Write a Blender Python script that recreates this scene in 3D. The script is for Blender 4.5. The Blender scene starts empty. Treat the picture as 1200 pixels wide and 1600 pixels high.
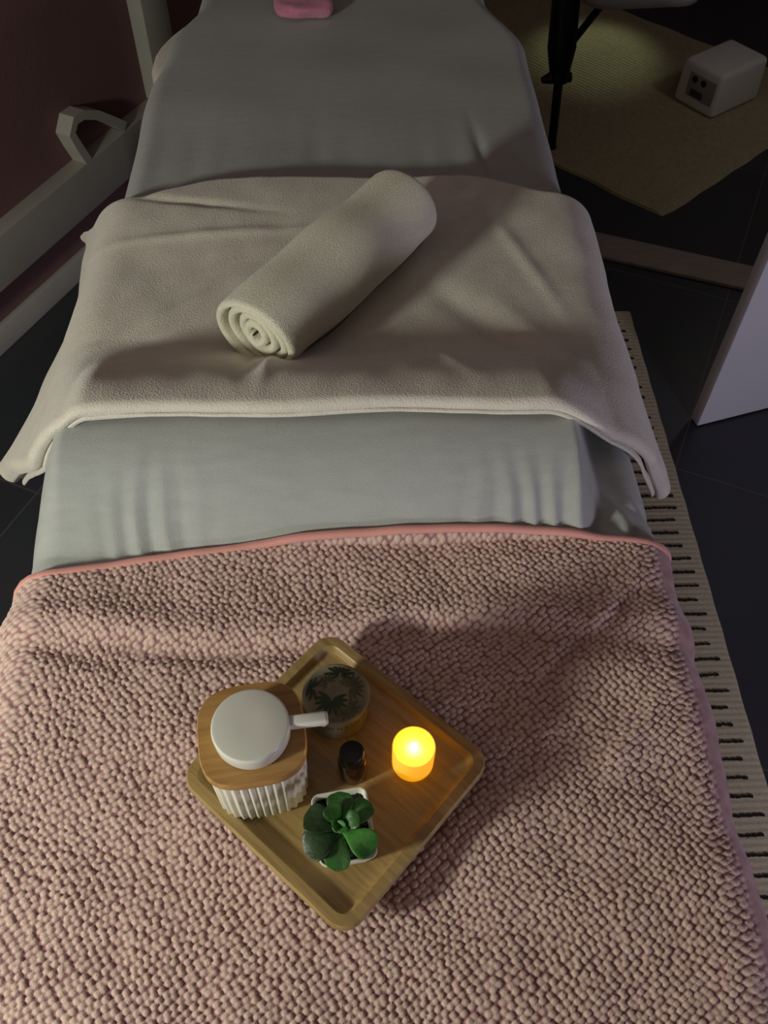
import bpy, bmesh, math, random
import numpy as np
from mathutils import Vector, Matrix

# ------------------------------------------------------------------ camera, world, lights, exposure
scene = bpy.context.scene
C = scene.collection
CAM_LOC = (0.0, 0.0, 1.56)
cam_data = bpy.data.cameras.new('camera')
cam_data.sensor_fit = 'VERTICAL'
cam_data.sensor_height = 32.0
cam_data.lens = 32.0 * 1400 / 1600
cam_data.clip_start = 0.02
cam = bpy.data.objects.new('camera', cam_data)
C.objects.link(cam)
# rows: camera right, camera down, camera forward (world axes; +Y runs along the bed)
RT = Vector((0.9994507, -0.03143232, 0.01050312))
DN = Vector((-0.01878853, -0.79848355, -0.60172336))
FW = Vector((0.02730013, 0.6011955, -0.79863551))
mw = Matrix((RT, -DN, -FW)).transposed().to_4x4()
mw.translation = Vector(CAM_LOC)
cam.matrix_world = mw
scene.camera = cam

world = bpy.data.worlds.new('world')
scene.world = world
world.use_nodes = True
world.node_tree.nodes['Background'].inputs['Color'].default_value = (0.55, 0.6, 0.7, 1)
world.node_tree.nodes['Background'].inputs['Strength'].default_value = 0.02

scene.view_settings.view_transform = 'Standard'
scene.view_settings.look = 'None'
scene.view_settings.gamma = 1.0
scene.view_settings.use_curve_mapping = False
scene.view_settings.exposure = 0.0


def lamp(name, kind, loc, energy, color, size=0.1, target=None, spot=None):
    d = bpy.data.lights.new(name, kind)
    d.energy = energy
    d.color = color
    if kind == 'AREA':
        d.shape = 'DISK'
        d.size = size
    else:
        d.shadow_soft_size = size
    if spot:
        d.spot_size = math.radians(spot)
        d.spot_blend = 0.6
    o = bpy.data.objects.new(name, d)
    C.objects.link(o)
    o.location = loc
    if target is not None:
        v = Vector(target) - Vector(loc)
        o.rotation_euler = v.to_track_quat('-Z', 'Y').to_euler()
    return o


# dim salon lamp to the left of the foot of the bed, cool monitor-like light on the right behind
lamp('salon_lamp_light', 'POINT', (-1.14, -0.24, 1.27), 54.0, (0.95, 0.97, 0.84), 0.09)
lamp('cool_room_light', 'AREA', (1.30, -0.60, 0.80), 8.5, (0.84, 0.79, 1.0), 0.30, target=(0.95, 1.5, 0.25))
lamp('overhead_fill_light', 'AREA', (0.0, 0.6, 2.42), 0.55, (1.0, 0.72, 0.78), 1.0, target=(0.0, 0.7, 0.0))  # unseen pinkish fill added over the bed, not a ceiling lamp
lamp('rug_patch_spot_light', 'SPOT', (0.98, 3.62, 0.75), 6.5, (0.86, 1.0, 0.66), 0.06, target=(0.86, 3.18, 0.0), spot=34)  # unseen spot added to throw the greenish bright patch on the rug
lamp('side_fill_light', 'POINT', (1.50, 2.25, 1.0), 2.0, (1.0, 0.94, 0.90), 0.08)  # unseen fill added to brighten the white box's side and the rug there

# ------------------------------------------------------------------ helpers
rnd = random.Random(7)
rng = np.random.default_rng(5)


def srgb(r, g, b):
    f = lambda c: ((c / 255.0) / 12.92) if c / 255.0 <= 0.04045 else (((c / 255.0) + 0.055) / 1.055) ** 2.4
    return (f(r), f(g), f(b), 1.0)


def mat(name, color, rough=0.8, var=0.08, scale=30.0, bump=0.0, bscale=200.0, metal=0.0, sheen=0.0, spec=0.4,
        stretch=(1, 1, 1), coat=0.0):
    m = bpy.data.materials.new(name)
    m.use_nodes = True
    nt = m.node_tree
    b = nt.nodes['Principled BSDF']
    b.inputs['Roughness'].default_value = rough
    b.inputs['Metallic'].default_value = metal
    b.inputs['Specular IOR Level'].default_value = spec
    b.inputs['Sheen Weight'].default_value = sheen
    b.inputs['Coat Weight'].default_value = coat
    tc = nt.nodes.new('ShaderNodeTexCoord')
    mp = nt.nodes.new('ShaderNodeMapping')
    mp.inputs['Scale'].default_value = stretch
    nt.links.new(tc.outputs['Object'], mp.inputs['Vector'])
    n = nt.nodes.new('ShaderNodeTexNoise')
    n.inputs['Scale'].default_value = scale
    n.inputs['Detail'].default_value = 4
    nt.links.new(mp.outputs['Vector'], n.inputs['Vector'])
    r = nt.nodes.new('ShaderNodeValToRGB')
    lo = [max(0, c * (1 - var)) for c in color[:3]] + [1]
    hi = [min(1, c * (1 + var)) for c in color[:3]] + [1]
    r.color_ramp.elements[0].position = 0.3
    r.color_ramp.elements[1].position = 0.7
    r.color_ramp.elements[0].color = lo
    r.color_ramp.elements[1].color = hi
    nt.links.new(n.outputs['Fac'], r.inputs['Fac'])
    nt.links.new(r.outputs['Color'], b.inputs['Base Color'])
    if bump:
        n2 = nt.nodes.new('ShaderNodeTexNoise')
        n2.inputs['Scale'].default_value = bscale
        n2.inputs['Detail'].default_value = 3
        nt.links.new(mp.outputs['Vector'], n2.inputs['Vector'])
        bp = nt.nodes.new('ShaderNodeBump')
        bp.inputs['Strength'].default_value = bump
        bp.inputs['Distance'].default_value = 0.002
        nt.links.new(n2.outputs['Fac'], bp.inputs['Height'])
        nt.links.new(bp.outputs['Normal'], b.inputs['Normal'])
    return m


def tag(o, label=None, cat=None, group=None, kind=None):
    if label: o['label'] = label
    if cat: o['category'] = cat
    if group: o['group'] = group
    if kind: o['kind'] = kind
    return o


def empty(name, loc, rz=0.0):
    o = bpy.data.objects.new(name, None)
    C.objects.link(o)
    o.empty_display_size = 0.05
    o.location = loc
    o.rotation_euler = (0, 0, rz)
    return o


def link(name, me, m, parent=None, smooth=True):
    if m is not None:
        me.materials.append(m)
    if smooth:
        me.polygons.foreach_set('use_smooth', [True] * len(me.polygons))
    o = bpy.data.objects.new(name, me)
    C.objects.link(o)
    if parent: o.parent = parent
    return o


def from_bm(name, bm, m, parent=None, smooth=True, sharp=35):
    bmesh.ops.recalc_face_normals(bm, faces=bm.faces[:])
    me = bpy.data.meshes.new(name)
    bm.to_mesh(me)
    bm.free()
    o = link(name, me, m, parent, smooth)
    if smooth and sharp:
        me.set_sharp_from_angle(angle=math.radians(sharp))
    return o


def grid_mesh(name, P, m, parent=None, closed_u=False, attr=None):
    """P: (nu, nv, 3) array of points -> one quad mesh"""
    nu, nv = P.shape[:2]
    idx = np.arange(nu * nv).reshape(nu, nv)
    if closed_u:
        idx = np.concatenate([idx, idx[:1]], 0)
    q = np.stack([idx[:-1, :-1], idx[1:, :-1], idx[1:, 1:], idx[:-1, 1:]], -1).reshape(-1, 4)
    me = bpy.data.meshes.new(name)
    me.vertices.add(nu * nv)
    me.vertices.foreach_set('co', P.reshape(-1).astype(np.float32))
    me.loops.add(len(q) * 4)
    me.loops.foreach_set('vertex_index', q.reshape(-1).astype(np.int32))
    me.polygons.add(len(q))
    me.polygons.foreach_set('loop_start', np.arange(0, len(q) * 4, 4, dtype=np.int32))
    me.polygons.foreach_set('loop_total', np.full(len(q), 4, dtype=np.int32))
    me.update(calc_edges=True)
    me.validate()
    if attr is not None:
        a = me.attributes.new('tuft', 'FLOAT', 'POINT')
        a.data.foreach_set('value', attr.reshape(-1).astype(np.float32))
    return link(name, me, m, parent)


def box_bm(bm, size, loc=(0, 0, 0), rz=0.0, bevel=0.0, seg=2, mtx=None):
    r = bmesh.ops.create_cube(bm, size=1.0)
    vs = r['verts']
    bmesh.ops.scale(bm, vec=size, verts=vs)
    if bevel:
        es = list({e for v in vs for e in v.link_edges})
        rr = bmesh.ops.bevel(bm, geom=es, offset=bevel, segments=seg, affect='EDGES', profile=0.5)
        vs = list({v for f in rr['faces'] for v in f.verts} | {v for v in vs if v.is_valid})
        # collect the whole connected island
        seen = set(vs); st = list(vs)
        while st:
            v = st.pop()
            for e in v.link_edges:
                w_ = e.other_vert(v)
                if w_ not in seen:
                    seen.add(w_); st.append(w_)
        vs = list(seen)
    M = Matrix.Translation(loc) @ Matrix.Rotation(rz, 4, 'Z')
    if mtx is not None: M = mtx
    bmesh.ops.transform(bm, matrix=M, verts=vs)
    return vs


def box(name, size, loc, m, parent=None, rz=0.0, bevel=0.002, seg=2):
    bm = bmesh.new()
    box_bm(bm, size, loc, rz, bevel, seg)
    return from_bm(name, bm, m, parent)


def tube_bm(bm, pts, radii, n=16, cap=True):
    pts = [Vector(p) for p in pts]
    rings = []
    for i, p in enumerate(pts):
        d = (pts[min(i + 1, len(pts) - 1)] - pts[max(i - 1, 0)]).normalized()
        a = d.orthogonal().normalized()
        if rings:
            a = (last - d * last.dot(d)).normalized()
        last = a
        b = d.cross(a)
        r = radii[i] if isinstance(radii, (list, tuple)) else radii
        rings.append([bm.verts.new(p + (a * math.cos(t) + b * math.sin(t)) * r)
                      for t in [2 * math.pi * k / n for k in range(n)]])
    for A, B in zip(rings, rings[1:]):
        for k in range(n):
            bm.faces.new((A[k], A[(k + 1) % n], B[(k + 1) % n], B[k]))
    if cap:
        bm.faces.new(rings[0]); bm.faces.new(rings[-1][::-1])


def tube(name, pts, radii, m, parent=None, n=16):
    bm = bmesh.new()
    tube_bm(bm, pts, radii, n)
    return from_bm(name, bm, m, parent)


def lathe_bm(bm, prof, n=48, sup=2.0, rot=0.0, flute=None):
    """prof: list of (r, z). sup = superellipse exponent (2 round, >2 squarish)."""
    rings = []
    for (r, z) in prof:
        ring = []
        for k in range(n):
            t = 2 * math.pi * k / n
            c, s = math.cos(t), math.sin(t)
            q = (abs(c) ** sup + abs(s) ** sup) ** (-1.0 / sup)
            rr = r * q
            if flute:
                rr += flute(t, z) * (1 if r > 0 else 0)
            x, y = rr * c, rr * s
            ring.append(bm.verts.new((x * math.cos(rot) - y * math.sin(rot), x * math.sin(rot) + y * math.cos(rot), z)))
        rings.append(ring)
    for A, B in zip(rings, rings[1:]):
        for k in range(n):
            bm.faces.new((A[k], A[(k + 1) % n], B[(k + 1) % n], B[k]))
    bm.faces.new(rings[0][::-1]); bm.faces.new(rings[-1])


def lathe(name, prof, m, parent=None, loc=None, **kw):
    bm = bmesh.new()
    lathe_bm(bm, prof, **kw)
    o = from_bm(name, bm, m, parent)
    if loc: o.location = loc
    return o


def smoothstep(a, b, x):
    t = np.clip((x - a) / (b - a), 0, 1)
    return t * t * (3 - 2 * t)


_nz = [(rng.uniform(-1, 1, 2), rng.uniform(0, 6.28)) for _ in range(60)]


def soft_noise(x, y, scale, seed=0, n=9):
    """smooth band-limited noise, about -1..1"""
    s = 0
    for k in range(n):
        d, ph = _nz[(seed * 7 + k) % 60]
        d = d / (np.linalg.norm(d) + 1e-6)
        f = (0.6 + 0.9 * ((k * 37 + seed * 11) % 10) / 10.0) / scale
        s = s + np.sin((x * d[0] + y * d[1]) * f * 6.283 + ph)
    return s / math.sqrt(n) / 1.4


# ------------------------------------------------------------------ materials
M_WALL = mat('mauve_wall_paint', srgb(120, 88, 88), 0.85, 0.06, 4, 0.2, 120)
M_WALL2 = mat('beige_wall_paint', srgb(118, 100, 98), 0.85, 0.05, 4, 0.2, 120)
M_CEIL = mat('ceiling_paint', srgb(140, 128, 126), 0.9, 0.03, 4)
M_TRIM = mat('white_trim_paint', srgb(176, 172, 162), 0.55, 0.05, 8, 0.1, 90)
M_DOOR = mat('white_door_paint', srgb(225, 225, 230), 0.5, 0.02, 8, 0.05, 90)
M_BAR = mat('pale_wood_threshold', srgb(150, 140, 128), 0.6, 0.10, 12, 0.15, 90, stretch=(1, 6, 1))
M_SHEET = mat('grey_linen_sheet', srgb(177, 181, 178), 0.9, 0.05, 55, 0.35, 900, sheen=0.2, stretch=(0.5, 1.6, 1))
M_WHITE = mat('cream_fleece', srgb(220, 214, 200), 0.95, 0.05, 45, 0.7, 480, sheen=0.5)
M_TOWEL = mat('cream_terry', srgb(232, 228, 206), 0.95, 0.06, 300, 1.0, 650, sheen=0.5)
M_TERRYPAD = mat('cream_mattress_cover', srgb(220, 214, 196), 0.95, 0.05, 60, 0.7, 500, sheen=0.3)
M_SATIN = mat('pink_satin_binding', srgb(226, 160, 150), 0.5, 0.05, 40, 0.1, 300, sheen=0.3)
M_PINKC = mat('pink_terry_cloth', srgb(206, 128, 156), 0.95, 0.1, 120, 0.8, 500, sheen=0.4)
M_CERAMIC = mat('white_ribbed_ceramic', srgb(226, 224, 208), 0.45, 0.03, 30, 0.08, 300)
M_PUMP = mat('white_plastic', srgb(222, 222, 212), 0.3, 0.02, 30)
M_BLACK = mat('black_metal', srgb(16, 16, 18), 0.4, 0.15, 40, 0.1, 200)
M_BLACKP = mat('black_plastic_cap', srgb(14, 13, 13), 0.35, 0.1, 60)
M_GREY = mat('grey_tray_paint', srgb(140, 138, 136), 0.5, 0.05, 20)
M_SOIL = mat('dark_soil', srgb(30, 34, 34), 0.95, 0.5, 400, 1.0, 900)
M_APPL = mat('white_appliance_plastic', srgb(225, 225, 220), 0.5, 0.02, 20)
M_DARKREC = mat('dark_grey_plastic', srgb(70, 68, 66), 0.6, 0.1, 50)
M_AMBER = mat('dark_amber_glass', srgb(52, 30, 14), 0.12, 0.1, 30, coat=0.5)
M_LEG = mat('beech_leg', srgb(150, 115, 80), 0.6, 0.1, 20, stretch=(4, 4, 1))
M_FILL = mat('black_vinyl', srgb(40, 40, 42), 0.5, 0.05, 30)


def leaf_mat(name, c1, c2):
    return mat(name, tuple((a + b) / 2 for a, b in zip(c1, c2)), 0.42, 0.35, 60, 0.25, 260, spec=0.5)


M_LEAF = leaf_mat('green_leaf', srgb(60, 110, 44), srgb(38, 84, 34))
M_LEAF2 = leaf_mat('bright_green_leaf', srgb(78, 140, 62), srgb(60, 120, 50))
M_LEAFD = leaf_mat('dark_green_leaf', srgb(38, 66, 28), srgb(30, 52, 24))


def wood_mat(name, dark, light, ang=0.0, sc=1.0, rough=0.45):
    m = bpy.data.materials.new(name)
    m.use_nodes = True
    nt = m.node_tree
    b = nt.nodes['Principled BSDF']
    b.inputs['Roughness'].default_value = rough
    tc = nt.nodes.new('ShaderNodeTexCoord')
    mp = nt.nodes.new('ShaderNodeMapping')
    mp.inputs['Rotation'].default_value = (0, 0, ang)
    mp.inputs['Scale'].default_value = (14 * sc, 190 * sc, 60 * sc)
    nt.links.new(tc.outputs['Object'], mp.inputs['Vector'])
    n = nt.nodes.new('ShaderNodeTexNoise')
    n.inputs['Scale'].default_value = 1.0
    n.inputs['Detail'].default_value = 6
    n.inputs['Roughness'].default_value = 0.6
    nt.links.new(mp.outputs['Vector'], n.inputs['Vector'])
    r = nt.nodes.new('ShaderNodeValToRGB')
    r.color_ramp.elements[0].position = 0.32
    r.color_ramp.elements[1].position = 0.66
    r.color_ramp.elements[0].color = dark
    r.color_ramp.elements[1].color = light
    nt.links.new(n.outputs['Fac'], r.inputs['Fac'])
    nt.links.new(r.outputs['Color'], b.inputs['Base Color'])
    bp = nt.nodes.new('ShaderNodeBump')
    bp.inputs['Strength'].default_value = 0.15
    bp.inputs['Distance'].default_value = 0.001
    nt.links.new(n.outputs['Fac'], bp.inputs['Height'])
    nt.links.new(bp.outputs['Normal'], b.inputs['Normal'])
    return m


M_TRAY = wood_mat('bamboo_wood', srgb(144, 118, 70), srgb(176, 148, 96))
M_LID = wood_mat('bamboo_collar', srgb(160, 118, 62), srgb(186, 144, 84))


def floor_mat():
    m = bpy.data.materials.new('dark_slate_tiles')
    m.use_nodes = True
    nt = m.node_tree
    b = nt.nodes['Principled BSDF']
    b.inputs['Roughness'].default_value = 0.45
    tc = nt.nodes.new('ShaderNodeTexCoord')
    mp = nt.nodes.new('ShaderNodeMapping')
    mp.vector_type = 'TEXTURE'
    mp.inputs['Location'].default_value = (-0.71, 1.245, 0)
    mp.inputs['Rotation'].default_value = (0, 0, math.radians(-25))
    nt.links.new(tc.outputs['Object'], mp.inputs['Vector'])
    br = nt.nodes.new('ShaderNodeTexBrick')
    br.offset = 0.0
    br.inputs['Scale'].default_value = 1.0
    br.inputs['Brick Width'].default_value = 0.64
    br.inputs['Row Height'].default_value = 0.64
    br.inputs['Mortar Size'].default_value = 0.0022
    br.inputs['Mortar Smooth'].default_value = 0.3
    br.inputs['Color1'].default_value = srgb(60, 63, 68)
    br.inputs['Color2'].default_value = srgb(55, 58, 62)
    br.inputs['Mortar'].default_value = srgb(96, 88, 82)
    nt.links.new(mp.outputs['Vector'], br.inputs['Vector'])
    n = nt.nodes.new('ShaderNodeTexNoise')
    n.inputs['Scale'].default_value = 5
    n.inputs['Detail'].default_value = 8
    nt.links.new(tc.outputs['Object'], n.inputs['Vector'])
    mx = nt.nodes.new('ShaderNodeMix')
    mx.data_type = 'RGBA'
    mx.blend_type = 'MULTIPLY'
    mx.inputs['Factor'].default_value = 0.35
    nt.links.new(br.outputs['Color'], mx.inputs['A'])
    nt.links.new(n.outputs['Color'], mx.inputs['B'])
    nt.links.new(mx.outputs['Result'], b.inputs['Base Color'])
    return m


def tuft_mat():
    """rose ground yarn between cream-pink bobble tips (two-tone yarn)"""
    m = bpy.data.materials.new('pink_bobble_fleece')
    m.use_nodes = True
    nt = m.node_tree
    b = nt.nodes['Principled BSDF']
    b.inputs['Roughness'].default_value = 0.95
    b.inputs['Sheen Weight'].default_value = 0.4
    b.inputs['Specular IOR Level'].default_value = 0.2
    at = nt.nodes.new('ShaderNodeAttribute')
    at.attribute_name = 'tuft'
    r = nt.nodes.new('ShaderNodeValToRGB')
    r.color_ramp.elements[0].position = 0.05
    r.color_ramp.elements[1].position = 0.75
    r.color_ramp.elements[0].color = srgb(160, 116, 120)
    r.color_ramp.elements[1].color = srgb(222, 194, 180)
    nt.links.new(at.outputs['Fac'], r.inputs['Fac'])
    tc = nt.nodes.new('ShaderNodeTexCoord')
    n = nt.nodes.new('ShaderNodeTexNoise')
    n.inputs['Scale'].default_value = 700
    nt.links.new(tc.outputs['Object'], n.inputs['Vector'])
    bp = nt.nodes.new('ShaderNodeBump')
    bp.inputs['Strength'].default_value = 0.5
    bp.inputs['Distance'].default_value = 0.001
    nt.links.new(n.outputs['Fac'], bp.inputs['Height'])
    nt.links.new(bp.outputs['Normal'], b.inputs['Normal'])
    nt.links.new(r.outputs['Color'], b.inputs['Base Color'])
    return m


def glow_mat(name, col, strength, base):
    m = bpy.data.materials.new(name)
    m.use_nodes = True
    b = m.node_tree.nodes['Principled BSDF']
    b.inputs['Base Color'].default_value = base
    b.inputs['Roughness'].default_value = 0.5
    b.inputs['Emission Color'].default_value = col
    b.inputs['Emission Strength'].default_value = strength
    return m


# ------------------------------------------------------------------ the room
WA = math.radians(63.0)
V = Vector((math.cos(WA), math.sin(WA), 0))        # along the left wall
U = Vector((math.sin(WA), -math.cos(WA), 0))       # out of the left wall into the room


def uv(u, v, z=0.0):
    return U * u + V * v + Vector((0, 0, z))


def wall_box(name, u0, u1, v0, v1, z0, z1, m, parent=None, bevel=0.0):
    bm = bmesh.new()
    M = Matrix.Translation(uv((u0 + u1) / 2, (v0 + v1) / 2, (z0 + z1) / 2)) @ Matrix.Rotation(WA - math.pi / 2, 4, 'Z')
    box_bm(bm, (u1 - u0, v1 - v0, z1 - z0), bevel=bevel, mtx=M)
    return from_bm(name, bm, m, parent, smooth=bool(bevel))


UW = -1.57          # left wall plane
fl = wall_box('floor', -1.9, 2.7, -2.6, 5.2, -0.1, 0.0, floor_mat())
tag(fl, kind='structure')
tag(wall_box('ceiling', -1.9, 2.7, -2.6, 5.2, 2.5, 2.6, M_CEIL), kind='structure')
tag(wall_box('wall_left', UW - 0.15, UW, -2.4, 5.0, 0.0, 2.5, M_WALL), kind='structure')
tag(wall_box('wall_back', UW, 0.75, 4.45, 4.6, 0.0, 2.5, M_WALL2), kind='structure')
tag(wall_box('wall_front', UW, 2.5, -2.4, -2.25, 0.0, 2.5, M_WALL2), kind='structure')
tag(wall_box('wall_right', 0.70, 0.82, 2.25, 4.45, 0.0, 2.5, M_WALL2), kind='structure')
tag(wall_box('wall_side', 2.38, 2.5, -2.25, 3.2, 0.0, 2.5, M_WALL2), kind='structure')
tag(wall_box('baseboard_left', UW, UW + 0.018, -2.25, 4.45, 0.0, 0.066, M_TRIM, bevel=0.003), kind='structure')
tag(wall_box('baseboard_right', 0.685, 0.70, 2.25, 4.45, 0.0, 0.066, M_TRIM, bevel=0.003), kind='structure')
# pale strip across the floor between bed and door
d_ = Vector((1.088 - 0.662, 1.996 - 2.165, 0)); ang = math.atan2(d_.y, d_.x)
cen = (Vector((0.662, 2.11, 0)) + Vector((1.064, 1.942, 0))) / 2
tag(box('trim_1', (1.5, 0.105, 0.012), (cen.x + 0.12, cen.y - 0.05, 0.006), M_BAR, rz=ang, bevel=0.004), kind='structure')
# door leaf, standing ajar
dd = Vector((0.96, 0.28, 0)).normalized(); dn = Vector((-dd.y, dd.x, 0))
L = 0.80
c0 = Vector((0.798, 1.406, 0)) + dd * (L / 2) + dn * 0.015
door = box('door_1', (L, 0.030, 2.0), (c0.x, c0.y, 1.006), M_DOOR, rz=math.atan2(dd.y, dd.x), bevel=0.0015)
tag(door, kind='structure')
hb = bmesh.new()
hp = Vector((0.798, 1.406, 0)) + dd * 0.06 - dn * 0.0
tube_bm(hb, [hp + Vector((0, 0, 1.0)), hp - dn * 0.05 + Vector((0, 0, 1.0)), hp - dn * 0.05 + dd * 0.12 + Vector((0, 0, 1.0))], 0.008, 12)
dh = from_bm('door_handle', hb, M_GREY, door)
dh.matrix_parent_inverse = Matrix.Identity(4)

# white deep frame on the left wall, with the recessed mauve panel
fr = empty('wall_frame', uv(UW, 1.0, 0.18), 0.0)
tag(fr, 'large white boxy frame around a dark mauve panel, low on the left wall', 'frame')
finv = fr.matrix_basis.inverted()


def in_parent(o, par):
    o.parent = par
    o.matrix_parent_inverse = (Matrix.Translation(par.location) @ par.rotation_euler.to_matrix().to_4x4()).inverted()
    return o


in_parent(wall_box('bottom_rail', UW, UW + 0.055, -0.2, 1.95, 0.18, 0.30, M_TRIM, bevel=0.003), fr)
in_parent(wall_box('stile', UW, UW + 0.055, 1.846, 1.95, 0.301, 1.50, M_TRIM, bevel=0.003), fr)
in_parent(wall_box('stile', UW, UW + 0.055, -0.2, -0.10, 0.301, 1.50, M_TRIM, bevel=0.003), fr)
in_parent(wall_box('top_rail', UW, UW + 0.055, -0.2, 1.95, 1.501, 1.60, M_TRIM, bevel=0.003), fr)
in_parent(wall_box('panel', UW, UW + 0.012, -0.10, 1.846, 0.30, 1.50, M_WALL), fr)
# bent bracket standing on the rail
bb = bmesh.new()
prof = [(1.545, 0.302), (1.525, 0.355), (1.515, 0.385), (1.530, 0.400), (1.555, 0.398), (1.60, 0.375), (1.66, 0.325), (1.685, 0.302)]
th = 0.022
ringsA = []
for i, (v_, z_) in enumerate(prof):
    a = prof[max(i - 1, 0)]; b = prof[min(i + 1, len(prof) - 1)]
    t = Vector((b[0] - a[0], b[1] - a[1])).normalized(); nrm = Vector((-t.y, t.x))
    ringsA.append([bb.verts.new(uv(UW + uo, v_ + nrm.x * s, z_ + nrm.y * s)) for uo, s in
                   ((0.013, 0), (0.055, 0), (0.055, th), (0.013, th))])
for A, B in zip(ringsA, ringsA[1:]):
    for k in range(4):
        bb.faces.new((A[k], A[(k + 1) % 4], B[(k + 1) % 4], B[k]))
bb.faces.new(ringsA[0]); bb.faces.new(ringsA[-1][::-1])
tag(from_bm('bracket', bb, M_TRIM, smooth=False), 'small bent white bracket standing on the lower rail of the wall frame', 'bracket')

# ------------------------------------------------------------------ treatment bed
TOP = 0.72
bed = empty('massage_table', (-0.015, 1.0, 0.0))
tag(bed, 'long padded massage table under the sheets, seen from its foot end', 'massage table')


def bed_hw(y):
    """half width of the bed top at y"""
    h = 0.348 - 0.060 * smoothstep(1.76, 1.96, y) - 0.12 * smoothstep(2.02, 2.25, y)
    return h


bx0 = -0.015
ys = np.linspace(-0.12, 2.25, 90)
th_ = np.linspace(0, 2 * math.pi, 48, endpoint=False)
P = np.zeros((48, len(ys) + 4, 3))
ysx = np.concatenate([[ys[0], ys[0]], ys, [ys[-1], ys[-1]]])
scl = np.concatenate([[0.02, 0.9], np.ones(len(ys)), [0.9, 0.02]])
for i, (y, s) in enumerate(zip(ysx, scl)):
    bul = 0.032 * (smoothstep(1.62, 1.72, np.array(y)) - smoothstep(1.86, 1.96, np.array(y)))
    hw = float(bed_hw(np.array(y))) - 0.012
    c, sn = np.cos(th_), np.sin(th_)
    X = np.sign(c) * np.abs(c) ** 0.25 * hw * s
    X = np.where(X < 0, X - float(bul) * s, X)
    Zz = np.sign(sn) * np.abs(sn) ** 0.35 * 0.045 * s
    P[:, i, 0] = bx0 + X
    P[:, i, 1] = y
    P[:, i, 2] = TOP - 0.052 + Zz
mt = grid_mesh('mattress', P, M_TERRYPAD, None, closed_u=True)
in_parent(mt, bed)
in_parent(box('frame', (0.62, 2.1, 0.05), (bx0, 1.0, 0.595), M_LEG, bevel=0.005), bed)
for sx in (-1, 1):
    for y in (0.12, 1.75):
        in_parent(tube('leg', [(bx0 + sx * 0.24, y, 0.571), (bx0 + sx * 0.25, y, 0.0)], [0.028, 0.02], M_LEG), bed)


def bolster(x, y, soft=False):
    yy = y - 0.695
    p = np.where(yy < 0, np.clip(1 - (yy / 0.120) ** 2, 0, 1) ** 0.95, np.clip(1 - (yy / 0.20) ** 2, 0, 1) ** 1.7)
    if soft:        # a thick cloth bridges the ends of the bolster
        mx = (1 - smoothstep(0.21, 0.355, x)) * smoothstep(-0.40, -0.30, x)
        return 0.086 * p * mx + 0.002
    mx = (1 - smoothstep(0.245, 0.285, x)) * smoothstep(-0.385, -0.33, x)
    return 0.082 * p * mx


def drape(a, y, hwL, hwR, lo, off, kL=0.0, kR=0.0, r=0.035, top=None):
    """a: signed arc position from the centre line; returns x, z, nx, nz of a cloth laid over the bed top at y"""
    s = np.sign(a)
    A = np.abs(a)
    hw = np.where(a < 0, hwL, hwR)
    k = np.where(a < 0, kL, kR)                 # outward slope of the hanging part (angle from vertical)
    phi_max = math.pi / 2 - k
    flat = hw - r
    arc = r * phi_max
    x = np.where(A < flat, A, 0.0)
    z = np.zeros_like(A)
    nx = np.zeros_like(A)
    nz = np.ones_like(A)
    ph = np.clip((A - flat) / r, 0, phi_max)
    in_arc = A >= flat
    x = np.where(in_arc, flat + r * np.sin(ph), x)
    z = np.where(in_arc, -r + r * np.cos(ph), z)
    nx = np.where(in_arc, np.sin(ph), nx)
    nz = np.where(in_arc, np.cos(ph), nz)
    rest = np.clip(A - flat - arc, 0, None)
    x = x + rest * np.sin(k)
    z = z - rest * np.cos(k)
    X = bx0 + s * (x + nx * off)
    bol = bolster(np.where(A < hw, a + bx0, bx0 + s * hw), y, bool(top))
    Zr = TOP + z + bol + nz * off
    return X, Zr, s * nx, nz


# ---- grey sheet over the whole bed
na, ny = 300, 520
a1 = np.linspace(-0.53, 0.53, na)
y1 = np.linspace(-0.14, 2.30, ny)
A_, Y_ = np.meshgrid(a1, y1, indexing='ij')
hwb = bed_hw(Y_) + 0.004
hwLs = hwb - 0.014 * (smoothstep(1.62, 1.72, Y_) - smoothstep(1.88, 1.96, Y_))
X_, Z_, NX, NZ = drape(A_, Y_, hwLs, hwb, 0, 0.006, r=0.03)
xw = X_
_w = np.sin(xw * 200 + 16 * (Y_ - 0.6) + 2.4 * soft_noise(xw, Y_, 0.12, 1))
f = 0.0055 * np.sign(_w) * np.abs(_w) ** 1.6 * np.exp(-((Y_ - 0.575) / 0.05) ** 2) * (
    smoothstep(0.08, 0.20, xw) + 0.8 * np.exp(-((xw + 0.23) / 0.045) ** 2) )
f += 0.003 * np.exp(-((xw - 0.292 + 0.35 * (Y_ - 0.62)) / 0.012) ** 2) * np.exp(-((Y_ - 0.64) / 0.07) ** 2)
f += 0.0010 * np.sin(xw * 105 + 2.5 * soft_noise(xw, 0 * Y_, 0.3, 2)) * (0.5 + 0.5 * soft_noise(xw, 0 * Y_, 0.12, 7)) * np.exp(-((Y_ - 1.32) / 0.13) ** 2)
f += -0.006 * np.exp(-((xw - 0.215 + 0.10 * (Y_ - 1.4)) / 0.010) ** 2) * np.exp(-((Y_ - 1.37) / 0.08) ** 2)
f += 0.0020 * soft_noise(xw, Y_, 0.25, 3)
side = smoothstep(0.36, 0.50, np.abs(A_))
X_ = X_ + NX * 0.010 * side * np.sin(Y_ * 34 + 2 * soft_noise(xw, Y_, 0.5, 4))
Z_ = Z_ + NZ * f
X_ = X_ + NX * f
tag(grid_mesh('bed_sheet', np.stack([X_, Y_, Z_], -1), M_SHEET),
    'smooth grey sheet covering the massage table and the bolster under it', 'sheet')

# ---- cream folded blanket across the middle


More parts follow.
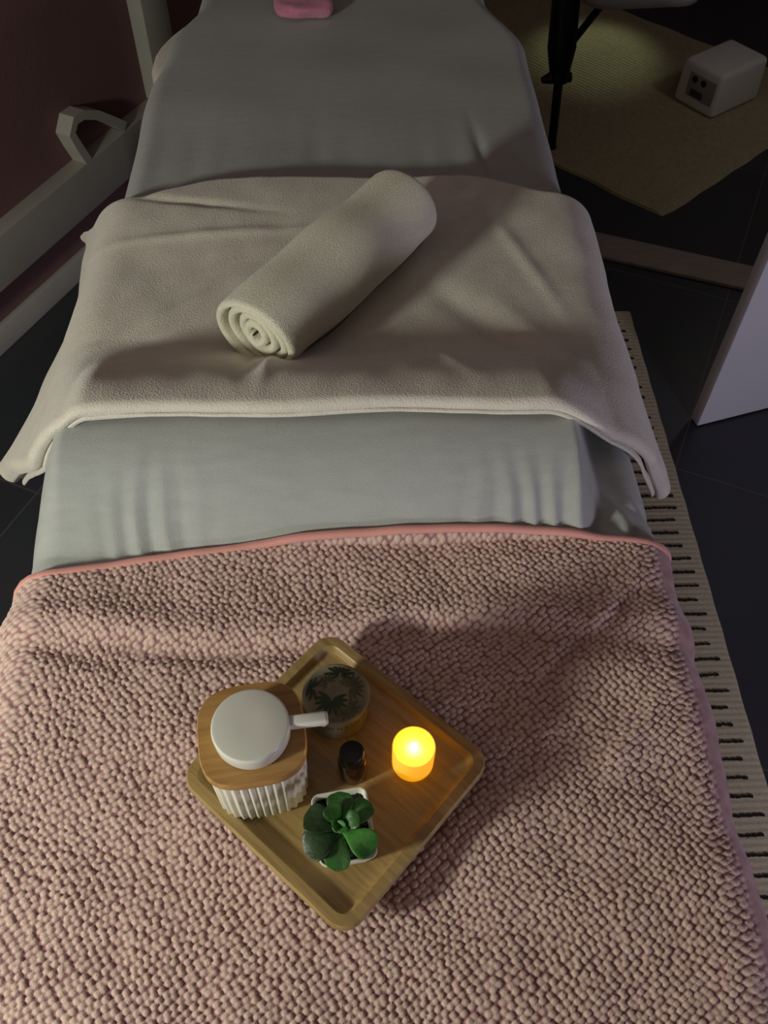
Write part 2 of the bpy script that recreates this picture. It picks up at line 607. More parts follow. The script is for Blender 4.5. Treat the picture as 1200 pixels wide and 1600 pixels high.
def white_blanket(aL=0.536, aR=0.545, T=0.017, base=0.015, dn=0.0, df=0.0, thickL=1.1):
    na = 330
    a = np.linspace(-aL, aR, na)
    # loop parameter around the folded cloth: top layer far->near, curl, underside near->far, curl
    n1 = 150
    tt = np.concatenate([np.linspace(0, 1, n1), np.full(14, 1.0), np.linspace(1, 0, 60), np.full(14, 0.0)])
    ph = np.concatenate([np.zeros(n1), np.linspace(0, math.pi, 16)[1:-1], np.full(60, math.pi),
                         -np.linspace(math.pi, 0, 16)[1:-1]])
    Aa, Tt = np.meshgrid(a, tt, indexing='ij')
    Ph = np.broadcast_to(ph, Aa.shape)
    sL = smoothstep(0.30, 0.56, -Aa); sR = smoothstep(0.30, 0.54, Aa)
    near = 0.706 + 0.120 * sL + 0.085 * sR - 0.012 * np.abs(Aa) + 0.003 * np.sin(Aa * 23)
    near = near + dn * (0.25 + sL + sR)
    far = df + 1.262 - 0.05 * smoothstep(0.18, 0.34, np.abs(Aa)) + 0.155 * smoothstep(0.36, 0.56, -Aa) + 0.13 * smoothstep(0.36, 0.54, Aa)
    Yc = far + (near - far) * Tt
    # corners hang lower and wider than the middle of the side
    mid = np.clip(1 - (np.abs(Tt - 0.5) / 0.5) ** 3, 0, 1)
    a_eff = np.where(np.abs(Aa) > 0.36, np.sign(Aa) * (0.36 + (np.abs(Aa) - 0.36) * (1 - np.where(Aa < 0, 0.42, 0.15) * mid)), Aa)
    kL = 0.60 - 0.16 * mid
    kR = 0.40 - 0.02 * mid
    edge = np.minimum(np.abs(Aa + aL), np.abs(aR - Aa))
    Te = T * np.sqrt(np.clip(1 - (1 - np.clip(edge / 0.022, 0, 1)) ** 2, 0.0, 1))
    Te = Te * (1 + thickL * smoothstep(0.33, 0.46, -Aa) * smoothstep(0.55, 0.95, Tt) + 0.4 * smoothstep(0.33, 0.46, Aa) * smoothstep(0.6, 0.95, Tt))
    cph = np.cos(Ph)
    off = base + Te * 0.5 + Te * 0.5 * cph
    y = Yc - np.sin(Ph) * Te * 0.62
    bumps = 0.0025 * soft_noise(Aa, Yc, 0.25, 5) + 0.0006 * soft_noise(Aa * 1.5, Yc, 0.08, 6)
    # soft pressed creases
    for cx, cy, ang_, ln, wd, am in ((0.20, 0.90, 2.25, 0.13, 0.022, -0.007), (0.27, 0.86, 2.1, 0.10, 0.020, 0.007), (-0.12, 0.82, 1.6, 0.06, 0.010, -0.006),
                                     (-0.09, 0.80, 1.5, 0.06, 0.009, 0.005), (-0.20, 1.12, 0.1, 0.14, 0.010, 0.004), (0.12, 0.82, 2.0, 0.06, 0.014, 0.004),
                                     (-0.26, 0.93, 0.7, 0.14, 0.011, 0.004), (-0.23, 1.20, -0.2, 0.10, 0.008, -0.005), (0.26, 1.05, 1.9, 0.12, 0.012, 0.004)):
        dx, dy = Aa - cx, Yc - cy
        l = dx * math.cos(ang_) + dy * math.sin(ang_)
        q = -dx * math.sin(ang_) + dy * math.cos(ang_)
        bumps = bumps + am * np.exp(-(l / ln) ** 2 - (q / wd) ** 2)
    off = off + bumps * (cph > -0.5)
    side = smoothstep(0.38, 0.54, np.abs(Aa))
    off = off + 0.004 * side * np.sin(Yc * 26 + 1.2)
    x, z, nx, nz = drape(a_eff, y, 0.362, 0.364, 0, off, kL, kR, r=0.045, top=True)
    return np.stack([x, y, z], -1)


fb = grid_mesh('folded_blanket', white_blanket().transpose(1, 0, 2), M_WHITE, closed_u=True)
inl = grid_mesh('inner_layer', white_blanket(0.515, 0.50, 0.005, 0.0085, -0.018, -0.03, 0.6).transpose(1, 0, 2), M_WHITE, fb, closed_u=True)
tag(fb,
    'thick cream fleece blanket folded across the middle of the bed', 'blanket')


# ------------------------------------------------------------------ rolled towel (spiral section)
def rolled_towel():
    root_a = Vector((-0.118, 0.845, 0)); root_b = Vector((0.068, 1.098, 0))
    axis = (root_b - root_a); Ln = axis.length; axis.normalize()
    sidev = Vector((axis.y, -axis.x, 0))
    ra, rb = 0.066, 0.054
    turns = 4.4
    n = 210
    th0 = 0.011
    pts = []
    for i in range(n):
        t = i / (n - 1)
        ang_ = t * turns * 2 * math.pi
        k = 0.07 + 0.93 * (ang_ / (turns * 2 * math.pi))
        w_ = 1 + 0.035 * math.sin(ang_ * 1.3 + 1) * (1 - 0.5 * t)
        pts.append((ra * k * math.cos(ang_ - 3.5 - 2 * math.pi) * w_, rb * k * math.sin(ang_ - 3.5 - 2 * math.pi) * w_, k))
    sec = []
    for i, p in enumerate(pts):
        a = pts[max(i - 1, 0)]; b = pts[min(i + 1, n - 1)]
        tx, ty = b[0] - a[0], b[1] - a[1]
        l = math.hypot(tx, ty); sec.append((ty / l, -tx / l))
    # cross-loop around the ribbon thickness and length: rounded lips at both ends
    nl = 46
    half = 0.0053
    loop = []
    for j in range(nl):
        loop.append((j / (nl - 1), half))
    lips = [(1, math.cos(x)) for x in np.linspace(0, math.pi, 7)[1:-1]]
    P = []
    prof = [(0.0 + (j / (nl - 1)), 1.0, 0) for j in range(nl)]
    prof += [(1.0, math.cos(x), math.sin(x)) for x in np.linspace(0, math.pi, 7)[1:-1]]
    prof += [(1 - j / (nl - 1), -1.0, 0) for j in range(nl)]
    prof += [(0.0, -math.cos(x), -math.sin(x)) for x in np.linspace(0, math.pi, 7)[1:-1]]
    for i, (p, nn) in enumerate(zip(pts, sec)):
        row = []
        for (l, o, lip) in prof:
            endj = 0.004 * math.sin(i * 0.11) + 0.0035 * math.sin(i * 0.033 + 1)
            ll = l * Ln + lip * half * 1.3 + (endj if l > 0.5 else -endj) * (1 - 0.6 * abs(l - 0.5) * 0) * (abs(l - 0.5) * 2)
            bulge = 1 - 0.05 * (2 * l - 1) ** 2 + 0.02 * math.sin(l * 9 + i * 0.02)
            ofs = o * half
            if i == 0 or i == n - 1: ofs *= 0.3
            x = p[0] * bulge + nn[0] * ofs
            y = p[1] * bulge + nn[1] * ofs
            # loosened outer flap sits on the blanket
            q = root_a + axis * ll + sidev * x
            row.append((q.x, q.y, 0.808 + y + 0.002 * math.sin(l * 14)))
        P.append(row)
    P = np.array(P)
    return P.transpose(1, 0, 2)


tow = grid_mesh('rolled_towel', rolled_towel(), M_TOWEL, closed_u=True)
tag(tow, 'cream terry towel rolled up, lying diagonally on the folded blanket', 'towel')


# ------------------------------------------------------------------ pink bobble blanket
def pink():
    a = np.arange(-0.50, 0.50, 0.00112)
    t = np.arange(-0.16, 0.60, 0.00112)
    Aa, Yb = np.meshgrid(a, t, indexing='ij')
    # the near hem curve: shear rows so that the last row follows it
    yedge = 0.584 + 0.045 * Aa - 0.22 * np.clip(Aa, -0.36, 0.36) ** 2
    yedge = yedge + 0.03 * smoothstep(0.34, 0.5, np.abs(Aa)) * np.where(Aa > 0, 1.0, -1.4)
    w_ = (Yb + 0.16) / 0.76
    Yy = -0.16 + w_ * (yedge + 0.16)
    # large soft folds
    f = 0.0030 * soft_noise(Aa, Yy, 0.22, 8) + 0.0018 * soft_noise(Aa, Yy, 0.08, 9)
    f = f - 0.008 * np.exp(-((Yy - (0.452 + 0.010 * np.sin(Aa * 14))) / 0.013) ** 2) * smoothstep(-0.36, -0.25, Aa) * (1 - 0.6 * smoothstep(-0.1, 0.15, Aa))
    f = f + 0.007 * np.exp(-((Yy - (0.482 + 0.010 * np.sin(Aa * 14))) / 0.020) ** 2)
    for (x0, y0, x1, y1_, wd, am) in ((0.315, 0.505, 0.20, 0.40, 0.009, -0.009), (0.325, 0.53, 0.235, 0.43, 0.012, 0.007), (0.33, 0.40, 0.24, 0.30, 0.012, 0.004),
                                      (-0.34, 0.46, -0.22, 0.43, 0.010, -0.005), (0.06, 0.47, 0.20, 0.46, 0.010, -0.005)):
        dx, dy = x1 - x0, y1_ - y0
        l2 = math.hypot(dx, dy)
        ux, uy = dx / l2, dy / l2
        s = (Aa - x0) * ux + (Yy - y0) * uy
        q = -(Aa - x0) * uy + (Yy - y0) * ux
        f = f + am * np.exp(-(q / wd) ** 2) * smoothstep(-0.03, 0.03, s) * (1 - smoothstep(l2 - 0.04, l2 + 0.03, s))
    # bobbles: jittered diagonal lattice
    sp = 0.0069
    ang_ = math.radians(36)
    wx = Aa + 0.003 * soft_noise(Aa, Yy, 0.14, 10)
    wy = Yy + 0.003 * soft_noise(Aa, Yy, 0.15, 11)
    p = (wx * math.cos(ang_) + wy * math.sin(ang_)) / sp
    q = (-wx * math.sin(ang_) + wy * math.cos(ang_)) / (sp * 0.80)
    ip, iq = np.floor(p).astype(int), np.floor(q).astype(int)
    jit = rng.uniform(-0.17, 0.17, (256, 256, 2)); hgt = rng.uniform(0.72, 1.1, (256, 256))
    h = np.zeros_like(p)
    for di in (-1, 0, 1):
        for dj in (-1, 0, 1):
            ci, cj = ip + di, iq + dj
            sh = 0.36 * (cj % 2)
            J = jit[ci % 256, cj % 256]
            dx = p - (ci + 0.5 + J[..., 0] + sh * 0.5)
            dy = q - (cj + 0.5 + J[..., 1])
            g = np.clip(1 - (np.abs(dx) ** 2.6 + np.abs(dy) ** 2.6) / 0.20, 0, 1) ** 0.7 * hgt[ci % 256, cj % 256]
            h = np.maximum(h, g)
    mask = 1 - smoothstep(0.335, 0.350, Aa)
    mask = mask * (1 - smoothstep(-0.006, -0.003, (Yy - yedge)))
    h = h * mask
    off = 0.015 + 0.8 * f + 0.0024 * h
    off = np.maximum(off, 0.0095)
    x, z, nx, nz = drape(Aa, Yy, 0.356, 0.360, 0, off, 0.12, 0.30, r=0.036)
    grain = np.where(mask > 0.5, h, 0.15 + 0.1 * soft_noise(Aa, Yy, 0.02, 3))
    return np.stack([x, Yy, z], -1), np.clip(grain, 0, 1), a, yedge[:, 0]


PP, G, pa, pedge = pink()
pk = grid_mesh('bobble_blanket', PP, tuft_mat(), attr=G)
tag(pk, 'pink bobble-textured fleece blanket spread over the foot of the bed', 'blanket')
# satin binding along its far hem
row = PP[::8, -1, :]
K = len(row)
ringp = []
cs = [(0.003, -0.006), (0.0042, -0.001), (0.0025, 0.0022), (-0.0005, 0.003), (-0.0045, 0.0022), (-0.0055, -0.001), (-0.005, -0.004)]
for dy, dz in cs:
    r_ = row.copy()
    sgn = np.clip((np.abs(row[:, 0] - bx0) - 0.30) / 0.06, 0, 1) * np.sign(row[:, 0] - bx0)
    r_[:, 1] += dy
    r_[:, 0] += sgn * dz * 0.9
    r_[:, 2] += dz * (1 - 0.6 * np.abs(sgn)) + 0.001
    ringp.append(r_)
bd = grid_mesh('binding', np.array(ringp), M_SATIN)
bd.parent = pk
bd['label'] = 'smooth pink satin binding'

# ------------------------------------------------------------------ tray
TZ = 0.7535      # underside of the tray (rests on the bobbles)
tc4 = [(-0.036, 0.449), (0.113, 0.312), (-0.015, 0.168), (-0.164, 0.296)]
tcx = sum(p[0] for p in tc4) / 4; tcy = sum(p[1] for p in tc4) / 4
trot = math.atan2(0.312 - 0.449, 0.113 + 0.036)
tray = empty('serving_tray', (tcx, tcy, TZ), trot)
tag(tray, 'square bamboo tray with rounded corners, lying on the pink blanket', 'tray')
TW, TD = 0.207, 0.202


def rrect(w_, d_, r, n=8):
    pts = []
    for cx, cy, a0 in ((w_ / 2 - r, d_ / 2 - r, 0), (-w_ / 2 + r, d_ / 2 - r, 90), (-w_ / 2 + r, -d_ / 2 + r, 180), (w_ / 2 - r, -d_ / 2 + r, 270)):
        for k in range(n + 1):
            t = math.radians(a0 + 90 * k / n)
            pts.append((cx + r * math.cos(t), cy + r * math.sin(t)))
    return pts


def loft(name, secs, m, parent=None, cap0=True, cap1=True):
    """secs: list of (w, d, r, z)"""
    bm = bmesh.new()
    rings = [[bm.verts.new((x, y, z)) for x, y in rrect(w_, d_, r)] for (w_, d_, r, z) in secs]
    for A, B in zip(rings, rings[1:]):
        n = len(A)
        for k in range(n):
            bm.faces.new((A[k], A[(k + 1) % n], B[(k + 1) % n], B[k]))
    if cap0: bm.faces.new(rings[0][::-1])
    if cap1: bm.faces.new(rings[-1])
    return from_bm(name, bm, m, parent, sharp=40)


o = loft('board', [(TW - 0.010, TD - 0.010, 0.016, 0.0), (TW - 0.002, TD - 0.002, 0.019, 0.002), (TW, TD, 0.020, 0.005), (TW, TD, 0.020, 0.012),
                   (TW - 0.003, TD - 0.003, 0.019, 0.0145), (TW - 0.020, TD - 0.020, 0.012, 0.0145), (TW - 0.023, TD - 0.023, 0.011, 0.013),
                   (TW - 0.028, TD - 0.028, 0.010, 0.007), (TW - 0.034, TD - 0.034, 0.008, 0.006)], M_TRAY, tray)
TF = TZ + 0.0064     # tray floor

# ------------------------------------------------------------------ soap dispenser
dx_, dy_ = -0.093, 0.304
disp = empty('soap_dispenser', (dx_, dy_, TF), math.radians(9))
tag(disp, 'squarish white ribbed pump dispenser with wooden collar on the left of the tray', 'dispenser')


def flute(t, z):
    return 0.0012 * math.cos(40 * t)


bm = bmesh.new()
prof = [(0.034, 0.0), (0.0380, 0.0015), (0.0398, 0.006), (0.0405, 0.040), (0.0410, 0.080), (0.0395, 0.0845), (0.032, 0.085)]
lathe_bm(bm, prof, n=240, sup=3.2, flute=lambda t, z: flute(t, z) * (1 if 0.003 < z < 0.083 else 0.3))
from_bm('ribbed_body', bm, M_CERAMIC, disp, sharp=60)
lathe('wooden_collar', [(0.038, 0.0851), (0.0435, 0.086), (0.0445, 0.089), (0.0445, 0.095), (0.0435, 0.0975), (0.030, 0.0980)], M_LID, disp, n=96, sup=3.2)
pump = lathe('pump_head', [(0.029, 0.0985), (0.0305, 0.0995), (0.0315, 0.103), (0.0320, 0.1150), (0.0317, 0.1172), (0.0306, 0.1186), (0.0290, 0.1190), (0.010, 0.1191)], M_PUMP, disp, n=72)
pump.location = (0.001, -0.003, 0)
bm = bmesh.new()
box_bm(bm, (0.036, 0.0105, 0.009), (0.045, 0.0, 0.1125), bevel=0.0025, seg=3)
tube_bm(bm, [(0.0585, 0, 0.110), (0.0585, 0, 0.103)], 0.0032, 16)
sp_ = from_bm('spout', bm, M_PUMP, pump)
sp_.rotation_euler = (0, 0, math.radians(-3))

# ------------------------------------------------------------------ LED tea light
cand = empty('tea_light', (0.0445, 0.312, TF))
tag(cand, 'small round LED tea light glowing yellow on the tray', 'candle')
M_CB = glow_mat('glowing_amber_wax', (1.0, 0.40, 0.0, 1), 0.78, srgb(235, 190, 90))
M_CT = glow_mat('glowing_yellow_wax', (1.0, 0.68, 0.03, 1), 4.0, srgb(240, 210, 110))
M_FL = glow_mat('led_flame', (1.0, 0.80, 0.30, 1), 22.0, srgb(255, 240, 200))
lathe('wax_shell', [(0.0170, 0.0), (0.0185, 0.001), (0.0192, 0.004), (0.0195, 0.0365), (0.0193, 0.0374), (0.0187, 0.0378), (0.0181, 0.0374), (0.0175, 0.0345), (0.0168, 0.0325), (0.0150, 0.0322)], M_CB, cand, n=48)
_b = M_CT.node_tree.nodes['Principled BSDF']          # brighter towards the LED in the middle
_tc = M_CT.node_tree.nodes.new('ShaderNodeTexCoord')
_ln = M_CT.node_tree.nodes.new('ShaderNodeVectorMath'); _ln.operation = 'LENGTH'
_mp = M_CT.node_tree.nodes.new('ShaderNodeMapping'); _mp.inputs['Scale'].default_value = (1, 1, 0)
_rp = M_CT.node_tree.nodes.new('ShaderNodeMapRange')
_rp.interpolation_type = 'SMOOTHSTEP'
for k_, v_ in (('From Min', 0.001), ('From Max', 0.013), ('To Min', 9.0), ('To Max', 1.5)):
    _rp.inputs[k_].default_value = v_
M_CT.node_tree.links.new(_tc.outputs['Object'], _mp.inputs['Vector'])
M_CT.node_tree.links.new(_mp.outputs['Vector'], _ln.inputs[0])
M_CT.node_tree.links.new(_ln.outputs['Value'], _rp.inputs['Value'])
M_CT.node_tree.links.new(_rp.outputs['Result'], _b.inputs['Emission Strength'])
lathe('wax_top', [(0.0150, 0.0325), (0.0166, 0.0330), (0.0160, 0.0333), (0.0060, 0.0330)], M_CT, cand, n=48)
lathe('flame', [(0.0012, 0.0332), (0.0030, 0.035), (0.0036, 0.037), (0.0030, 0.040), (0.0014, 0.043), (0.0004, 0.045)], M_FL, cand, n=24)
lg = lamp('tea_light_glow', 'POINT', (0.0445, 0.312, TF + 0.054), 0.007, (1.0, 0.52, 0.08), 0.012)

# ------------------------------------------------------------------ palm-print tin
tin = empty('round_tin', (-0.025, 0.366, TF))
tag(tin, 'round tin with a dark green palm leaf print, at the back of the tray', 'tin')
M_TIN = mat('pale_printed_tin', srgb(140, 136, 110), 0.35, 0.2, 70)
M_TINL = mat('palm_print_dark', srgb(52, 68, 44), 0.4, 0.3, 90)
M_TINM = mat('palm_print_olive', srgb(96, 96, 62), 0.4, 0.3, 90)
body = lathe('tin_body', [(0.0285, 0.0), (0.030, 0.001), (0.0302, 0.024), (0.0295, 0.0245)], M_TIN, tin, n=64)
lid = lathe('lid', [(0.0300, 0.0246), (0.0312, 0.0250), (0.0314, 0.0345), (0.0306, 0.0358), (0.0290, 0.0362), (0.0280, 0.0355), (0.010, 0.0354)], M_TIN, tin, n=64)


def palm_print(name, cx, cy, rot, rad, n, m, spread=math.pi * 1.3, z=0.03555):
    bm = bmesh.new()
    for k in range(n):
        t = rot + (k / (n - 1) - 0.5) * spread
        L_ = rad * (0.8 + 0.2 * math.cos((k / (n - 1) - 0.5) * 3)) * rnd.uniform(0.85, 1.08)
        dx, dy = math.cos(t), math.sin(t)
        px_, py_ = -dy, dx
        w_ = rad * 0.085
        pts = []
        for s, ww in ((0.08, 0.25), (0.35, 0.9), (0.65, 1.0), (0.88, 0.55)):
            pts.append((s, ww))
        up = []; dn_ = []
        ok = True
        for s, ww in pts + [(1.0, 0.02)]:
            x, y = cx + dx * L_ * s, cy + dy * L_ * s
            rr = math.hypot(x, y)
            if rr > 0.0272:
                x *= 0.0272 / rr; y *= 0.0272 / rr
            up.append(bm.verts.new((x + px_ * w_ * ww, y + py_ * w_ * ww, z + 0.00012 * k / n)))
            dn_.append(bm.verts.new((x - px_ * w_ * ww, y - py_ * w_ * ww, z + 0.00012 * k / n)))
        for i in range(len(up) - 1):
            bm.faces.new((dn_[i], dn_[i + 1], up[i + 1], up[i]))
    return from_bm(name, bm, m, lid, smooth=False)


for i, a_ in enumerate(((0.004, 0.020, 1.57, 0.018, 9, M_TINL), (-0.021, 0.006, 2.9, 0.016, 9, M_TINL), (0.013, 0.006, 0.5, 0.017, 11, M_TINM),
                        (-0.004, -0.006, -1.7, 0.019, 11, M_TINL), (0.010, -0.015, -0.9, 0.014, 9, M_TINM), (-0.008, 0.012, 2.2, 0.011, 8, M_TINM))):
    palm_print('palm_leaf_print', *a_, z=0.03558 + 0.00015 * i)
# the same print as vertical fronds around the lid side
bm = bmesh.new()
for k in range(46):
    t = 2 * math.pi * k / 46 + rnd.uniform(-0.04, 0.04)
    h0 = 0.0255; h1 = h0 + rnd.uniform(0.004, 0.0085)
    w_ = 0.022
    r_ = 0.03150
    q = [(r_ * math.cos(t - w_), r_ * math.sin(t - w_), h0), (r_ * math.cos(t + w_), r_ * math.sin(t + w_), h0),
         (r_ * math.cos(t + 0.06 * (k % 3 - 1)), r_ * math.sin(t + 0.06 * (k % 3 - 1)), h1)]
    bm.faces.new([bm.verts.new(v) for v in q])
from_bm('side_leaf_print', bm, M_TINL, lid, smooth=False)

# ------------------------------------------------------------------ small bottle with black cap
bot = empty('small_bottle', (-0.0105, 0.3045, TF))
tag(bot, 'tiny dark bottle with a black cap standing behind the succulent', 'bottle')
lathe('glass_body', [(0.0115, 0.0), (0.0130, 0.0015), (0.0132, 0.028), (0.0115, 0.032), (0.0085, 0.0335)], M_AMBER, bot, n=40)
lathe('cap', [(0.0105, 0.0338), (0.0112, 0.0345), (0.0112, 0.0465), (0.0100, 0.0485), (0.003, 0.0492)], M_BLACKP, bot, n=40)

# ------------------------------------------------------------------ succulent
px0, py0 = -0.0185, 0.246
pot = empty('potted_succulent', (px0, py0, TF), math.radians(9))
tag(pot, 'small green succulent in a square white pot, near the front of the tray', 'plant')
loft('pot', [(0.034, 0.048, 0.005, 0.0), (0.036, 0.050, 0.006, 0.001), (0.049, 0.062, 0.007, 0.030), (0.0485, 0.0615, 0.007, 0.0315), (0.0465, 0.0595, 0.006, 0.0317),
             (0.0440, 0.0570, 0.005, 0.0305), (0.042, 0.055, 0.005, 0.022)], M_CERAMIC, pot, cap1=True)
bm = bmesh.new()
bmesh.ops.create_grid(bm, x_segments=24, y_segments=24, size=0.0213)
for v in bm.verts:
    v.co.y *= 1.30
    v.co.z = 0.0245 + rnd.uniform(-0.0012, 0.0012)
from_bm('soil', bm, M_SOIL, pot, smooth=False)


def leaf(L_, W_, tilt, az, m, base, thick=0.0042, cup=0.25, tip=0.75):
    nu, nv = 16, 16
    P = np.zeros((nv, nu, 3))
    for i in range(nu):
        s = i / (nu - 1)
        w_ = W_ * (0.10 + 0.90 * math.sin(min(1, s / tip) * math.pi / 2) ** 1.6) * math.sqrt(max(0.0, 1 - max(0, (s - tip) / (1.0 - tip + 1e-3)) ** 2.2)) + 0.0002
        tk = thick * (0.6 + 0.4 * math.sin(math.pi * s)) * math.sqrt(max(0.02, 1 - s ** 6))
        lift = tilt + 0.35 * math.sin(s * 1.6)
        for j in range(nv):
            t = 2 * math.pi * j / nv
            yy = math.cos(t) * w_
            zz = math.sin(t) * tk * 0.5 + cup * (yy / max(W_, 1e-4)) ** 2 * W_
            P[j, i] = (s * L_ * math.cos(tilt) - zz * math.sin(tilt), yy, s * L_ * math.sin(tilt) + zz * math.cos(tilt) + 0.10 * L_ * math.sin(s * math.pi))
    c, s_ = math.cos(az), math.sin(az)
    Q = P.copy()
    Q[..., 0] = P[..., 0] * c - P[..., 1] * s_
    Q[..., 1] = P[..., 0] * s_ + P[..., 1] * c
    Q += np.array(base)
    return grid_mesh('leaf', Q, m, pot, closed_u=True)


cb = (-0.003, -0.009, 0.048)
D = math.radians
for (L_, W_, tilt, az, m, dz) in (
        (0.034, 0.0135, D(-2), D(208), M_LEAFD, -0.002), (0.033, 0.0125, D(2), D(-33), M_LEAF2, 0.0), (0.031, 0.0105, D(-8), D(-98), M_LEAF, -0.003),
        (0.033, 0.0125, D(10), D(160), M_LEAFD, 0.0), (0.031, 0.0110, D(22), D(92), M_LEAF, 0.0), (0.033, 0.0100, D(12), D(38), M_LEAF2, 0.0),
        (0.026, 0.0110, D(-6), D(240), M_LEAFD, -0.007), (0.024, 0.0085, D(38), D(120), M_LEAF, 0.003), (0.022, 0.0080, D(42), D(20), M_LEAF, 0.003),
        (0.014, 0.0055, D(58), D(190), M_LEAF2, 0.004), (0.013, 0.0050, D(62), D(290), M_LEAF2, 0.004), (0.011, 0.0040, D(72), D(60), M_LEAF2, 0.005)):
    leaf(L_, W_, tilt, az - D(9), m, (cb[0], cb[1], cb[2] + dz))
tube('stem', [(cb[0], cb[1], 0.022), (cb[0], cb[1], 0.052)], [0.0035, 0.003], M_LEAF, pot, n=10)

# ------------------------------------------------------------------ pink cloth at the head end
def cloth():
    # three stacked folds of a narrow cloth, ends rolled
    P = []
    n = 90
    for j, s in enumerate(np.linspace(-1, 1, n)):
        x = s * 0.058
        wdt = 0.036 + 0.006 * math.sin(s * 3.1 + 0.5)
        for_t = []
        for k in range(48):
            t = 2 * math.pi * k / 48
            r1 = 1 + 0.10 * math.sin(3 * t + s * 2.0) + 0.07 * math.sin(5 * t - s * 3 + 1)
            e = math.sqrt(max(0.0, 1 - abs(s) ** 8)) * 0.9 + 0.05
            yy = math.cos(t) * wdt * r1 * e
            zz = np.sign(math.sin(t)) * abs(math.sin(t)) ** 0.8 * 0.016 * r1 * e
            for_t.append((x, yy + 0.004 * math.sin(s * 5), zz))
        P.append(for_t)
    return np.array(P).transpose(1, 0, 2)


cl = grid_mesh('face_cloth', cloth(), M_PINKC, closed_u=True)
cl.location = (-0.092, 1.868, TOP + 0.026)
cl.rotation_euler = (0, 0, D(8))
tag(cl, 'bright pink folded cloth on the sheet at the head of the bed', 'cloth')

# ------------------------------------------------------------------ floor: striped runner
def runner():
    x0, x1, y0_, y1_ = 0.34, 0.721, -1.0, 1.812
    rn = empty('runner_rug', ((x0 + x1) / 2, 0.4, 0.0))
    tag(rn, 'long cream runner rug with black stitched dashes beside the bed', 'rug')
    # base: gently woven ribs
    ny_ = 900
    ysr = np.linspace(y0_, y1_, ny_)
    drift = -0.012 * (1 - (ysr - y0_) / (y1_ - y0_))
    xs = [x0, x0 + 0.002] + list(np.linspace(x0 + 0.01, x1 - 0.01, 6)) + [x1 - 0.002, x1]
    P = np.zeros((len(xs), ny_, 3))
    for i, x in enumerate(xs):
        ed = 0.0 if i in (0, len(xs) - 1) else (0.6 if i in (1, len(xs) - 2) else 1.0)
        P[i, :, 0] = x + (drift + 0.0006 * np.sin(ysr * 60) if x > 0.5 else 0)
        P[i, :, 1] = ysr
        P[i, :, 2] = 0.001 + 0.007 * ed + (0.0006 * np.sin(ysr * 2 * math.pi / 0.0125)) * ed
    base = grid_mesh('woven_field', P, mat('cream_runner_wool', srgb(190, 180, 152), 0.95, 0.08, 120, 0.6, 500))
    in_parent(base, rn)
    bm = bmesh.new()
    r2 = random.Random(3)
    y = y0_ + 0.02
    while y < y1_ - 0.012:
        x = x0 + 0.03
        xe = x1 - 0.035 + r2.uniform(-0.006, 0.006) + (-0.012 * (1 - (y - y0_) / (y1_ - y0_)))
        while x < xe:
            L_ = 0.009
            yy = y + r2.uniform(-0.0008, 0.0008)
            box_bm(bm, (L_, 0.0045 * r2.uniform(0.8, 1.2), 0.003), (x + L_ / 2, yy, 0.0090), r2.uniform(-0.12, 0.12))
            x += L_ + 0.0018
        y += 0.0335
    st = from_bm('stitched_dashes', bm, mat('black_stitch_yarn', srgb(26, 26, 28), 0.9, 0.1, 100), None, smooth=False)
    in_parent(st, rn)


runner()


# ------------------------------------------------------------------ floor: ribbed beige rug
def rug():
    c0 = Vector((0.897, 2.222, 0))
    e1 = Vector((math.cos(D(134.5)), math.sin(D(134.5)), 0)); e2 = Vector((math.cos(D(41)), math.sin(D(41)), 0))
    L1, L2 = 1.36, 1.0
    n2 = 1000
    s2 = np.linspace(0, L2, n2); s1 = np.linspace(0, L1, 60)
    P = np.zeros((60, n2, 3))
    for i, a in enumerate(s1):
        ed = np.clip(np.minimum(s2, L2 - s2) / 0.004, 0, 1) * (0 if i in (0, 59) else 1)
        # rounded, slightly wavy corner and edges
        cr = 0.008 * np.clip(1 - a / 0.05, 0, 1) * np.clip(1 - s2 / 0.05, 0, 1)
        z = 0.001 + ed * (0.0055 + 0.0042 * np.abs(np.sin(s2 * math.pi / 0.0165)))
        aa = a + 0.0015 * np.sin(s2 * 40) + cr
        bb_ = s2 + 0.003 * math.sin(a * 30) + cr
        P[i, :, 0] = c0.x + e1.x * aa + e2.x * bb_
        P[i, :, 1] = c0.y + e1.y * aa + e2.y * bb_
        P[i, :, 2] = z
    o = grid_mesh('ribbed_rug', P, mat('beige_jute', srgb(166, 156, 126), 0.95, 0.10, 60, 0.6, 400))
    tag(o, 'beige ribbed rug lying diagonally on the dark floor beyond the bed', 'rug')


rug()

# ------------------------------------------------------------------ white box appliance on the rug
hz = empty('fan_heater', (1.213, 2.870, 0.0095), D(35))
tag(hz, 'small white boxy appliance with two black holes, on the beige rug', 'heater')


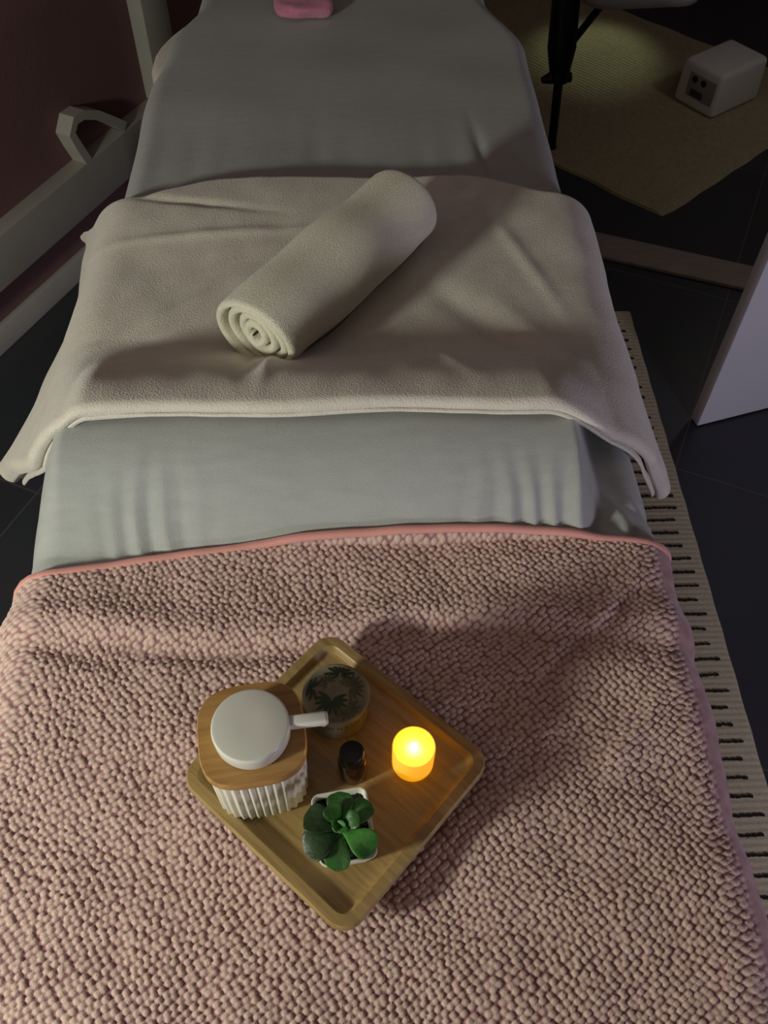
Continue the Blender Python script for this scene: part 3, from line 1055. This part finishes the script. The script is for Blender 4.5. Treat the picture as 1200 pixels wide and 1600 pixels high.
def heater():
    # local x = long side (into the distance), local -y ... faces: -x is the grey front with the holes
    bm = bmesh.new()
    vs = box_bm(bm, (0.236, 0.172, 0.142), (0, 0, 0.071), bevel=0.018, seg=4)
    for v in bm.verts:
        k = v.co.z / 0.142
        v.co.x *= 1 - 0.05 * k
        v.co.y *= 1 - 0.06 * k
    from_bm('housing', bm, M_APPL, hz, sharp=50)
    bm = bmesh.new()
    box_bm(bm, (0.006, 0.110, 0.092), (-0.1135, -0.012, 0.066), bevel=0.0025)
    fp = from_bm('front_panel', bm, mat('grey_front_panel', srgb(150, 150, 150), 0.5, 0.04, 30), hz)
    for y in (0.018, -0.018):
        bm = bmesh.new()
        tube_bm(bm, [(-0.115, y, 0.094), (-0.1185, y, 0.094)], 0.0105, 20)
        from_bm('hole', bm, M_BLACK, fp)
    bm = bmesh.new()
    box_bm(bm, (0.004, 0.050, 0.022), (-0.1160, 0.0, 0.052), bevel=0.001)
    from_bm('dark_label_plate', bm, M_DARKREC, fp)


heater()

# ------------------------------------------------------------------ black stand with grey tray top
st = empty('folding_stand', (0.66, 2.62, 0.0115))
tag(st, 'black metal stand with clamps and a pale grey top, beside the head of the bed', 'stand')
foot = Vector((0.622, 2.585, 0.0115)); mid = Vector((0.606, 2.570, 0.24)); up = Vector((0.592, 2.590, 0.475))
in_parent(tube('leg', [foot, foot + Vector((0, 0, 0.012)), mid], [0.017, 0.013, 0.014], M_BLACK, n=16), st)
in_parent(tube('column', [mid - Vector((0, 0, 0.01)), mid + (up - mid) * 0.12, mid + (up - mid) * 0.35, up], [0.022, 0.032, 0.041, 0.038], M_BLACK, n=20), st)
kb = bmesh.new()
tube_bm(kb, [mid + Vector((0.035, 0.0, 0.0)), mid + Vector((-0.03, -0.005, 0.0)), mid + Vector((-0.052, -0.01, -0.004))], [0.014, 0.016, 0.008], 14)
in_parent(from_bm('clamp_knob', kb, M_BLACK), st)
in_parent(tube('collar', [mid + (up - mid) * 0.05 - Vector((0, 0, 0.02)), mid + (up - mid) * 0.05 + Vector((0, 0, 0.03))], 0.030, M_BLACK, n=20), st)
in_parent(tube('brace', [(0.606, 2.58, 0.30), (0.640, 2.60, 0.335), (0.69, 2.50, 0.500)], [0.014, 0.0105, 0.0105], M_BLACK, n=12), st)
bm = bmesh.new()
ring = rrect(0.32, 0.32, 0.07)
for z in (0.0, 0.02):
    pass
r0 = [bm.verts.new((x, y, 0.0)) for x, y in ring]; r1 = [bm.verts.new((x * 1.02, y * 1.02, 0.012)) for x, y in ring]; r2_ = [bm.verts.new((x * 1.0, y * 1.0, 0.022)) for x, y in ring]
for A, B in ((r0, r1), (r1, r2_)):
    for k in range(len(A)):
        bm.faces.new((A[k], A[(k + 1) % len(A)], B[(k + 1) % len(A)], B[k]))
bm.faces.new(r0[::-1]); bm.faces.new(r2_)
tp = from_bm('grey_top', bm, M_GREY)
tp.location = (0.752, 2.572, 0.50); tp.rotation_euler = (0, 0, D(5))
tp.parent = st
tp.matrix_parent_inverse = Matrix.Translation(st.location).inverted()
